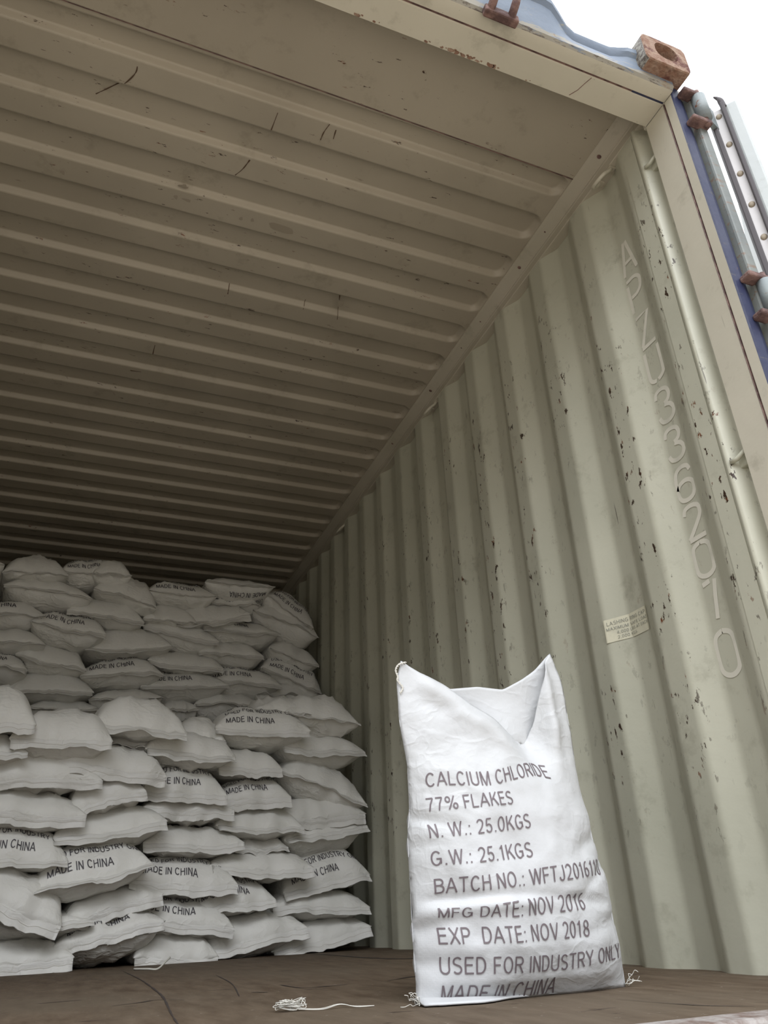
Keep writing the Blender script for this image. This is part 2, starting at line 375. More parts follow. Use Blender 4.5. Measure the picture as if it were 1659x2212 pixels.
# side walls: trapezoidal corrugation, pitch 278 mm, depth 36 mm
prof = [(-.002, .262)]
prof = []
y = .177
prof += [(0.0, .184), (0.0, y+.076), (.036, y+.140), (.036, y+.210)]
k = 1
while .177+.278*k < YB-.3:
    y = .177+.278*k; prof += [(0.0, y), (0.0, y+.076), (.036, y+.140), (.036, y+.210)]; k += 1
y = .177+.278*k; prof += [(0.0, y), (0.0, YB)]
front = [(.034, .121), (.034, .136), (.030, .146), (.012, .156), (-.004, .165), (-.007, .172), (-.004, .180)]
wall_pts = [(x_+.0015, y_) for x_, y_ in fillet(front, .008, 4)+fillet(prof, .011, 6)]
def wall(name, mirror):
    V = []; Fc = []; zs = [-.01, .02, 2.0, 2.308]
    for z in zs:
        for (x, yy) in wall_pts: V.append(((XL-x) if mirror else x, yy, z))
    n = len(wall_pts)
    for a in range(len(zs)-1):
        for i in range(n-1): Fc.append((a*n+i, a*n+i+1, (a+1)*n+i+1, (a+1)*n+i))
    return struct(obj(name, V, Fc, M['wall'], None))
wall_r = wall('wall_right', False); wall_l = wall('wall_left', True)
# thin plate lap line beside the ridge by the door
bm = bmesh.new(); box(bm, -.0015, .001, .184, .236, .02, 2.29); o = from_bm('lap_plate', bm, M['wall'], wall_r)
# back wall
V = []; Fc = []; pts = []; x = XL-.03
while x < .03:
    pts += [(x, YB), (x+.076, YB), (x+.14, YB+.036), (x+.21, YB+.036)]; x += .278
for z in (0, 2.4): V += [(p[0], p[1], z) for p in pts]
n = len(pts)
struct(obj('wall_back', V, [(i, i+1, n+i+1, n+i) for i in range(n-1)], M['wall']))
# roof: die-stamped ribs running across the container, pitch 207 mm
ZC = 2.365
ys = [.119, .25, .36, .40, .418]
for i in range(27):
    y0 = .390+.207*i; y1 = .495+.207*i+.012
    if i == 0: y0 = .424
    c_ = [0, .0025, .005, .0075, .010, .0125, .017, .024, .033, .042]
    ys += [y0-.006]+[y0+q for q in c_]+[y1-q for q in c_[::-1]]+[y1+.006]
ys = sorted(set(round(q, 4) for q in ys if q < YB))
ys.append(YB)
xe = [.0, .012, .022, .030, .036, .042, .048, .054, .060, .066, .072, .080, .090, .105, .13]
xs = [-.035-d for d in xe]; xs = [0.02]+xs+[-.5, -.9, -1.3, -1.7, -2.0]+[XL+.035+d for d in reversed(xe)]+[XL-.02]
def rib_h(x, y):
    if y < .42: return 0
    i = math.floor((y-.495+.105)/.207-1e-9)   # recess i spans [.390+.207i, .495+.207i]
    y0 = .390+.207*i; y1 = .495+.207*i+.012
    if i == 0: y0 = .424
    cx = (XL)/2; hx = abs(XL)/2-.05; r = .045
    cy = (y0+y1)/2; hy = (y1-y0)/2; r = min(r, hy)
    qx = abs(x-cx)-hx+r; qy = abs(y-cy)-hy+r
    d = math.hypot(max(qx, 0), max(qy, 0))+min(max(qx, qy), 0)-r
    s = max(0, min(1, -d/.0125))
    return .022*(s*s*(3-2*s)*.35+s*.65)
V = []; Fc = []
nx = len(xs)
for yy in ys:
    for xx in xs: V.append((xx, yy, ZC+rib_h(xx, yy)))
for j in range(len(ys)-1):
    for i in range(nx-1): Fc.append((j*nx+i, j*nx+i+1, (j+1)*nx+i+1, (j+1)*nx+i))
roof = struct(obj('ceiling', V, Fc, M['roof'], None, True))
md = roof.modifiers.new('thickness', 'SOLIDIFY'); md.thickness = .002; md.offset = -1
# end panel lapped under the first rib, with a dark strip along its seam
o = obj('end_panel', [(XL+.03, .10, ZC-.004), (-.03, .10, ZC-.004), (-.03, .417, ZC-.004), (XL+.03, .397, ZC-.004),
                      (XL+.03, .10, ZC-.0005), (-.03, .10, ZC-.0005), (-.03, .417, ZC-.0005), (XL+.03, .397, ZC-.0005)],
        [(0, 1, 2, 3), (7, 6, 5, 4), (2, 6, 7, 3), (0, 3, 7, 4), (0, 4, 5, 1), (1, 5, 6, 2)], M['roof'], roof)
sl = obj('dark_seam', [(XL+.03, .398, ZC-.0048), (-.03, .418, ZC-.0048), (-.03, .4215, ZC-.0048), (XL+.03, .4005, ZC-.0048)], [(0, 1, 2, 3)], M['iron'], roof)
# scuffs and stains on the ceiling
ROOF_SCRATCHES = [[(-1.486, .526), (-1.49, .55), (-1.516, .592), (-1.559, .636), (-1.597, .672)], [(-1.064, .528), (-1.067, .566), (-1.07, .606)], [(-1.109, .723), (-1.124, .766), (-1.143, .798)],
    [(-.90, .51), (-.909, .543), (-.911, .574)], [(-.875, .522), (-.873, .556)], [(-.749, 1.308), (-.748, 1.345)], [(-1.06, 1.32), (-1.058, 1.36)], [(-1.295, 1.769), (-1.297, 1.836)], [(-1.379, 1.984), (-1.332, 1.979)], [(-.627, 1.223), (-.611, 1.29), (-.596, 1.357)]]
ROOF_STAINS = [(-.944, .965, .055, .024), (-1.297, .90, .022, .012), (-1.278, .954, .020, .009), (-1.317, .954, .008, .014), (-1.087, .971, .010, .010), (-1.047, .964, .010, .010), (-1.683, .982, .010, .012), (-.447, .307, .05, .022), (-.614, 1.261, .018, .026)]
def zroof(x, y): return ZC+rib_h(x, y)-.0012
V = []; Fc = []
for ctrl in ROOF_SCRATCHES:
    P = smooth_path([(a, b, 0) for a, b in ctrl], 5); b0 = len(V)
    for i, p in enumerate(P):
        d = (P[min(i+1, len(P)-1)]-P[max(i-1, 0)]).normalized(); e = .0024*(.35+abs(noise.noise(p*31))*1.6)
        for q in (p+Vector((-d.y, d.x, 0))*e, p-Vector((-d.y, d.x, 0))*e): V.append((q.x, q.y, zroof(q.x, q.y)))
    Fc += [(b0+2*i, b0+2*i+1, b0+2*i+3, b0+2*i+2) for i in range(len(P)-1)]
obj('scratch', V, Fc, M['scratch'], roof)
V = []; Fc = []
for cx, cy, rx, ry in ROOF_STAINS:
    b0 = len(V); n = 14
    for k in range(n):
        a = 2*PI*k/n; q = .75+.5*noise.noise(Vector((cx*9+math.cos(a), cy*9+math.sin(a), 1)))
        V.append((cx+rx*q*math.cos(a), cy+ry*q*math.sin(a), ZC-.0012))
    Fc.append(tuple(range(b0, b0+n)))
obj('stain', V, Fc, M['stain'], roof)
# top side rails
rp = [(-.048, 2.378), (-.048, 2.360), (-.040, 2.353), (-.009, 2.338), (-.007, 2.335), (-.002, 2.335), (0.0, 2.333), (0.0, 2.306), (.003, 2.304), (.06, 2.304), (.06, 2.378)]
struct(extrude_poly('trim_2', rp, 'y', .10, YB, M['rail']))
struct(extrude_poly('trim_3', [(XL-a, b) for a, b in rp], 'y', .10, YB, M['rail']))
# rust spots along the right rail
V = []; Fc = []
for cy, r in ((.304, .009), (.826, .008), (1.66, .009), (2.15, .007), (.64, .004), (1.15, .004), (1.33, .004)):
    b0 = len(V)
    for k in range(9):
        a = 2*PI*k/9; dy = r*math.cos(a)*(.8+.4*noise.noise(Vector((cy*7, k, 0)))); dx = .8*r*math.sin(a)
        V.append((-.0255+dx, cy+dy, 2.3455-dx*.484-.0014))
    Fc.append(tuple(range(b0, b0+9)))
obj('rust_spot', V, Fc, M['iron'], bpy.data.objects['trim_2'])
# door header: cream soffit with a groove, pale blue front plate dished beside the casting
def head_prof(x):
    d = sm(-.44, -.33, x)*(1-.35*sm(-.22, -.13, x)) if x > -1.176 else sm(-.44, -.33, XL-x)*(1-.35*sm(-.22, -.13, XL-x))
    zt = 2.417-.050*d; yt = -.034+.036*d
    return [(.119, 2.42), (.119, 2.264), (.043, 2.264), (.041, 2.268), (.036, 2.268), (.034, 2.264), (.008, 2.264),
            (-.004, 2.266), (-.012, 2.274), (-.016+.006*d, 2.290), (-.020+.016*d, 2.316), (yt*.9, zt-.040), (yt-.008, zt-.026), (yt-.009, zt-.010), (yt, zt), (yt+.03, zt+.006), (.119, 2.42)]
V = []; Fc = []; fm = []; hx = [XL+.0]+[XL+.05*i for i in range(1, 12)]+[-1.6, -1.2, -.8]+[-.6+.03*i for i in range(0, 20)]+[-.02, 0.0]
hx = sorted(set(round(a, 4) for a in hx))
for x in hx: V += [(x, a, b) for a, b in head_prof(x)]
n = len(head_prof(-1))
for k in range(len(hx)-1):
    for i in range(n-1):
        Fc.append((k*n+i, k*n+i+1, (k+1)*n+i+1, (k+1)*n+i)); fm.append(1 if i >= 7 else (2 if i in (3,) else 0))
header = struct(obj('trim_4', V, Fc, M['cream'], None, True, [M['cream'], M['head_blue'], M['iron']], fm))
bm = bmesh.new(); bm.from_mesh(header.data)
bmesh.ops.recalc_face_normals(bm, faces=bm.faces)
for e in bm.edges:
    if len(e.link_faces) == 2 and e.calc_face_angle(0) > .5: e.smooth = False
bm.to_mesh(header.data); bm.free()
# rust flakes along the inner edge of the header soffit
random.seed(5)
V = []; Fc = []
def flake(cx, cy, z, r):
    b = len(V); n = random.randint(5, 8)
    for k in range(n):
        a = 2*PI*k/n; q = r*random.uniform(.45, 1.2); V.append((cx+q*math.cos(a)*1.6, min(cy+q*math.sin(a), .1188), z))
    Fc.append(tuple(range(b, b+n)))
for cx, r in ((-.95, .006), (-.90, .004), (-.75, .005), (-.70, .005), (-.675, .008), (-.655, .006), (-.635, .007), (-.615, .007), (-.59, .005), (-.55, .008), (-.535, .005), (-.43, .003)):
    flake(cx, .1175-r*.5, 2.2634, r)
    flake(cx+.012, .116-r*.8, 2.2634, r*.5)
o = obj('rust_flakes', V, Fc, M['rust'], header)
V, Fc = tube_geo([(-.285, .112, 2.2637), (-.27, .09, 2.2637), (-.262, .066, 2.2637), (-.253, .044, 2.2637)], .0012, 5)
obj('rust_streak', V, Fc, M['iron'], header)
# locking-bar keepers: two horns on a foot, on the header face
def keeper(x):
    V, Fc = [], []
    for dx, h, ln in ((-.022, .070, 0), (.040, .062, 0)):
        pts = [(x+dx, -.012, 2.255), (x+dx, -.040, 2.268), (x+dx+.004, -.058, 2.268+h*.45), (x+dx+.012, -.050, 2.268+h)]
        tube_geo(smooth_path(pts, 4), [.012]*4+[.012]*3+[.011, .010, .009, .008, .006, .005][:6], 8, V, Fc)
    foot = bmesh.new(); box(foot, x-.04, x+.062, -.030, -.006, 2.244, 2.272, .005)
    o = obj('lock_keeper', V, Fc, M['iron'], header, True)
    from_bm('keeper_foot', foot, M['iron'], o)
keeper(-.60); keeper(-1.02)
# corner posts
pp = [(.050, .130), (.034, .130), (.034, .119), (0.0, .119), (0.0, .043), (.0035, .041), (.0035, .036), (0.0, .034), (0.0, .006), (.003, .002), (.030, .004), (.050, .012)]
def post(name, mir, ztop):
    P = [(XL-a, b) for a, b in pp] if mir else pp
    def mf(p, q):
        x = (p[0]+q[0])/2; yv = (p[1]+q[1])/2
        if mir: x = XL-x
        if yv < .013: return 1
        if x > .002 and yv < .05 and x < .01: return 2
        return 0
    return struct(extrude_poly(name, P, 'z', -.15, ztop, M['cream'], None, [M['cream'], M['post_blue'], M['iron']], mf))
post_r = post('trim_5', False, 2.30); post_l = post('trim_6', True, 2.30)
bm = bmesh.new(); box(bm, .058, .092, -.006, .050, -.15, 2.298, .006); from_bm('post_edge_bar', bm, M['edge'], post_r)
tube('gasket_line', [(-.0006, .0385, 0), (-.0006, .0385, 2.262)], .0012, M['iron'], post_r, 5)
# inner short web closing the post behind the recess
bm = bmesh.new(); box(bm, .0, .05, .006, .128, 2.262, 2.30); from_bm('post_cap', bm, M['cream'], post_r)
# hinge lugs on the right post
for z0 in (2.15, 1.415, .68):
    bm = bmesh.new()
    for dz in (0.0, .125): box(bm, .020, .090, -.030, .004, z0-.026+dz, z0-.008+dz, .005)
    hl = from_bm('hinge_lug', bm, M['iron'], post_r)
# ---------------------------------------------------------------- right door leaf, swung right round along the outside
DA = math.radians(-52)
door = struct(empty('door_1', (.128, .004, 0), (0, 0, DA)))
def dbox(name, mat, x0, x1, y0, y1, z0, z1, bev=.003, par=None):
    bm = bmesh.new(); box(bm, x0, x1, y0, y1, z0, z1, bev); return from_bm(name, bm, mat, par or door)
dbox('door_panel', M['door_grey'], .030, .074, .02, 1.14, -.02, 2.232)
dbox('edge_frame', M['door_grey'], .049, .084, -.004, .05, -.02, 2.236, .006)
dbox('gasket_strip', M['door_white'], .012, .040, .004, .05, -.02, 2.235)
bm = bmesh.new()
box(bm, .0, .014, -.004, .05, -.02, 2.250, .003); box(bm, .038, .050, -.012, .03, -.02, 2.245, .003)
g = from_bm('gasket', bm, M['gasket'], door)
V, Fc = tube_geo(smooth_path([(.006, .006, 2.235), (.003, .004, 2.262), (-.006, .0, 2.300)], 5), [.007]*4+[.006, .005, .004, .003, .002, .0015, .001], 7)
obj('gasket_tip', V, Fc, M['gasket'], g, True)
V, Fc = tube_geo(smooth_path([(.046, -.002, 2.225), (.042, -.004, 2.262), (.030, -.006, 2.282)], 5), [.009]*5+[.008, .006, .005, .004, .003, .002], 7)
obj('gasket_tip', V, Fc, M['gasket'], g, True)
for k in range(17):
    bm = bmesh.new(); z = 2.205-.125*k
    bmesh.ops.create_uvsphere(bm, u_segments=10, v_segments=6, radius=1)
    for vv in bm.verts: vv.co = Vector((.0265+vv.co.x*.009, .004+vv.co.y*.005, z+vv.co.z*.011))
    from_bm('bolt_head', bm, M['bolt'], door, True)
rz = Matrix.Rotation(-DA, 4, 'Z')
for z0 in (2.15, 1.415, .68):
    c = rz @ (Vector((.075, -.020, z0))-Vector((.128, .004, 0)))
    V, Fc = tube_geo([(c.x, c.y, z0), (c.x, c.y, z0+.098)], .020, 16)
    hb = obj('hinge', V, Fc, M['hinge'], door, True)
    a_ = Vector((c.x, c.y, 0)); b_ = Vector((.012, .012, 0)); d_ = (b_-a_).normalized(); n_ = Vector((-d_.y, d_.x, 0))*.007
    q = [a_+n_, a_-n_, b_-n_, b_+n_]
    V = [(p.x, p.y, z0+.006) for p in q]+[(p.x, p.y, z0+.092) for p in q]
    obj('hinge_blade', V, [(0, 1, 2, 3), (7, 6, 5, 4), (0, 4, 5, 1), (1, 5, 6, 2), (2, 6, 7, 3), (3, 7, 4, 0)], M['hinge'], hb)
    V, Fc = tube_geo([(c.x, c.y, z0-.028), (c.x, c.y, z0+.126)], .009, 10); obj('hinge_pin', V, Fc, M['iron'], hb, True)
# ---------------------------------------------------------------- corner casting
def casting():
    x0, x1, y0, y1, z0, z1 = -.119, .043, -.050, .100, 2.297, 2.418
    t = tag(empty('corner_casting', ((x0+x1)/2, (y0+y1)/2, z0)), 'rusty steel corner casting with an oval lifting hole on the container roof corner', 'corner casting')
    cx, cy, cz = t.location
    bm = bmesh.new(); n = 32
    # front face ring with oval hole
    hxc, hzc, ha, hb = -.036-cx, 2.364-cz, .041, .037
    outer = []; inner = []; deep = []
    hw, hh = (x1-x0)/2, (z1-z0)/2; rc = .016
    for k in range(n):
        a = 2*PI*(k+.5)/n; c, s = math.cos(a), math.sin(a)
        m_ = max(abs(c)/hw, abs(s)/hh); px, pz = c/m_, s/m_
        # rounded corners
        qx = max(abs(px)-(hw-rc), 0); qz = max(abs(pz)-(hh-rc), 0)
        if qx > 0 and qz > 0:
            L = math.hypot(qx, qz); px = math.copysign(hw-rc+qx/L*rc, px); pz = math.copysign(hh-rc+qz/L*rc, pz)
        outer.append((px, pz+hh))
        e = 2.6; u = (abs(c)**e+abs(s)**e)**(-1/e)
        inner.append((hxc+ha*c*u, hzc+hb*s*u))
    yf = y0-cy; yb = y1-cy
    vo = [bm.verts.new((a, yf+.004, b)) for a, b in outer]
    vo2 = [bm.verts.new((a*.965, yf, (b-hh)*.955+hh)) for a, b in outer]
    vi = [bm.verts.new((a, yf, b)) for a, b in inner]
    vi2 = [bm.verts.new((hxc+(a-hxc)*.9, yf+.034, hzc+(b-hzc)*.9)) for a, b in inner]
    vd = [bm.verts.new((hxc+(a-hxc)*1.4, yf+.036, hzc+(b-hzc)*1.4)) for a, b in inner]
    vd2 = [bm.verts.new((hxc+(a-hxc)*1.4, yf+.11, hzc+(b-hzc)*1.4)) for a, b in inner]
    vb = [bm.verts.new((a, yb, b)) for a, b in outer]
    def ring(A, B, mi=0):
        for k in range(n):
            j = (k+1) % n; f = bm.faces.new((A[k], A[j], B[j], B[k])); f.material_index = mi
    ring(vo, vo2); ring(vo2, vi); ring(vi, vi2); ring(vi2, vd); ring(vd, vd2); bm.faces.new(vd2)
    for k in range(n):
        j = (k+1) % n; f = bm.faces.new((vo[j], vo[k], vb[k], vb[j]))
        mx = (outer[k][0]+outer[j][0])/2; f.material_index = 1 if mx < -hw+.012 else 0
    bm.faces.new(vb[::-1])
    bmesh.ops.recalc_face_normals(bm, faces=bm.faces)
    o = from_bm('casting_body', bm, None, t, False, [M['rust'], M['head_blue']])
    bm = bmesh.new(); box(bm, x0+.004-cx, x1-.01-cx, .012-cy, .10-cy, -.03, .004, .003)
    w_ = from_bm('weld_block', bm, M['post_blue'], t)
    return t
casting()
# ---------------------------------------------------------------- lashing rings under the rail and lashing bars in the post recess
for y, what in ((.334, 'steel lashing ring under the roof rail nearest the door post'), (1.711, 'second steel lashing ring back from the door under the roof rail'), (3.059, 'farthest lashing ring under the roof rail beside the rear sacks')):
    t = tag(empty('lashing_ring', (0, y, 2.27)), what, 'ring', 'lashing rings along the right rail')
    pts = smooth_path([(.014, -.030, .036), (.000, -.031, .014), (-.020, -.029, -.006), (-.030, -.014, -.016), (-.031, .014, -.016), (-.020, .029, -.006), (.000, .031, .014), (.014, .030, .036)], 5)
    tube('ring_bar', pts, .0068, M['cream'], t, 9)
    for s in (-1, 1):
        bm = bmesh.new(); box(bm, -.001, .026, s*.030-.011, s*.030+.011, .026, .036, .003); from_bm('ring_foot', bm, M['rail'], t)
for z, what in ((2.13, 'short steel lashing bar in the post recess near the roof corner'), (1.075, 'short steel lashing bar in the post recess level with the painted number')):
    t = tag(empty('lashing_bar', (.02, .14, z)), what, 'bar', 'lashing bars in the post recess')
    tube('bar', [(-.022, .022, -.002), (-.016, .006, .0), (-.010, -.016, .012), (-.006, -.022, .016)], .006, M['wall'], t, 9)
    bm = bmesh.new(); box(bm, -.004, .016, -.02, .02, -.02, .008, .004); from_bm('bar_bracket', bm, M['wall'], t)
# ---------------------------------------------------------------- painted number on the wall: stencil letters, one above the other
STROKES = {
 'A': [[(0, 0), (.42, 1)], [(.58, 1), (1, 0)], [(.22, .36), (.78, .36)]],
 'P': [[(0, 0), (0, .86)], [(.0, 1), (.6, 1), (.92, .88), (.95, .72), (.85, .56), (.55, .47), (.14, .47)]],
 'Z': [[(0, 1), (.92, 1), (.06, .05)], [(.0, 0), (1, 0)]],
 'U': [[(0, 1), (0, .25), (.12, .06), (.4, 0)], [(.55, 0), (.88, .08), (1, .25), (1, 1)]],
 '3': [[(0, .78), (.12, .95), (.45, 1), (.8, .93), (.92, .76), (.8, .6), (.5, .54)], [(.5, .5), (.85, .42), (1, .24), (.85, .06), (.5, 0), (.15, .06), (0, .22)]],
 '6': [[(.98, .80), (.85, .95), (.5, 1), (.14, .9), (.0, .6), (.0, .25), (.15, .06), (.5, 0), (.85, .06), (1, .25), (.95, .46), (.6, .57), (.2, .52), (.03, .38)]],
 '2': [[(0, .78), (.12, .95), (.5, 1), (.88, .92), (.96, .75), (.85, .56), (.3, .2), (.0, .02)], [(0, 0), (1, 0)]],
 '0': [[(.5, 1), (.15, .93), (0, .75), (0, .25), (.15, .07), (.5, 0), (.85, .07), (1, .25), (1, .75), (.85, .93), (.5, 1)]],
 '7': [[(0, .96), (.55, 1)], [(.92, 1), (.72, .6), (.5, .0)]],
}
def stroke_letter(ch, y_left, y_right, z_bot, h, wd, x):
    V = []; Fc = []
    for k_, st in enumerate(STROKES[ch]):
        pts = [(p[0], p[1]) for p in st] if len(st) <= 3 else [(q.x, q.y) for q in smooth_path([(p[0], p[1], 0) for p in st], 4)]
        P = [Vector((y_left+(y_right-y_left)*q[0], z_bot+h*q[1], 0)) for q in pts]
        b = len(V)
        for i, p in enumerate(P):
            d = (P[min(i+1, len(P)-1)]-P[max(i-1, 0)]).normalized(); nn = Vector((-d.y, d.x, 0))*wd/2
            for q in (p+nn, p-nn): V.append((x-.00025*k_, q.x, q.y))
        for i in range(len(P)-1): Fc.append((b+2*i, b+2*i+1, b+2*i+3, b+2*i+2))
    return V, Fc
num = 'APZU3362070'
tops = [2.018, 1.866, 1.716, 1.582, 1.436, 1.302, 1.175, 1.058, .952, .845, .715]
hts = [.128, .125, .115, .112, .108, .100, .098, .092, .092, .098, .108]
V = []; Fc = []
for ch, zt, h in zip(num, tops, hts):
    v, fc = stroke_letter(ch, *((.380, .322) if ch != '7' else (.376, .330)), zt-h, h, .0125, .0364)
    b = len(V); V += v; Fc += [tuple(i+b for i in f_) for f_ in fc]
obj('painted_number', V, Fc, M['stencil'], wall_r)
# sticker that follows the corrugation
def wall_x(yv):
    q = (yv-.177) % .278
    if q < .076: return .0015
    if q < .14: return .0015+.036*(q-.076)/.064
    if q < .21: return .0375
    return .0015+.036*(1-(q-.21)/.068)
ZS0, ZS1, YS0, YS1 = .800, .868, .735, .585
V = []; Fc = []; ny = 40
for i in range(ny+1):
    yv = YS0+(YS1-YS0)*i/ny
    for z in (ZS0, ZS1): V.append((wall_x(yv)-.0016, yv, z))
for i in range(ny): Fc.append((2*i, 2*i+1, 2*i+3, 2*i+2))
stk = obj('sticker', V, Fc, M['sticker'], wall_r)
V = []; Fc = []
for s, a, b, z, h in (('LASHING RING CAP.', .06, .95, .849, .0105), ('MAXIMUM SAFE LOAD', .04, .96, .834, .0085), ('4,000 LBS AT EACH', .22, .95, .820, .0085), ('2,000 KGS', .22, .62, .806, .0085)):
    v, fc = text_geo(s); base = len(V)
    for p in v:
        u = a+(b-a)*p.x; yv = YS0+(YS1-YS0)*u; V.append((wall_x(yv)-.0024-p.z, yv, z+h*p.y))
    Fc += [tuple(i+base for i in f_) for f_ in fc]
obj('sticker_print', V, Fc, M['sticker_ink'], stk)
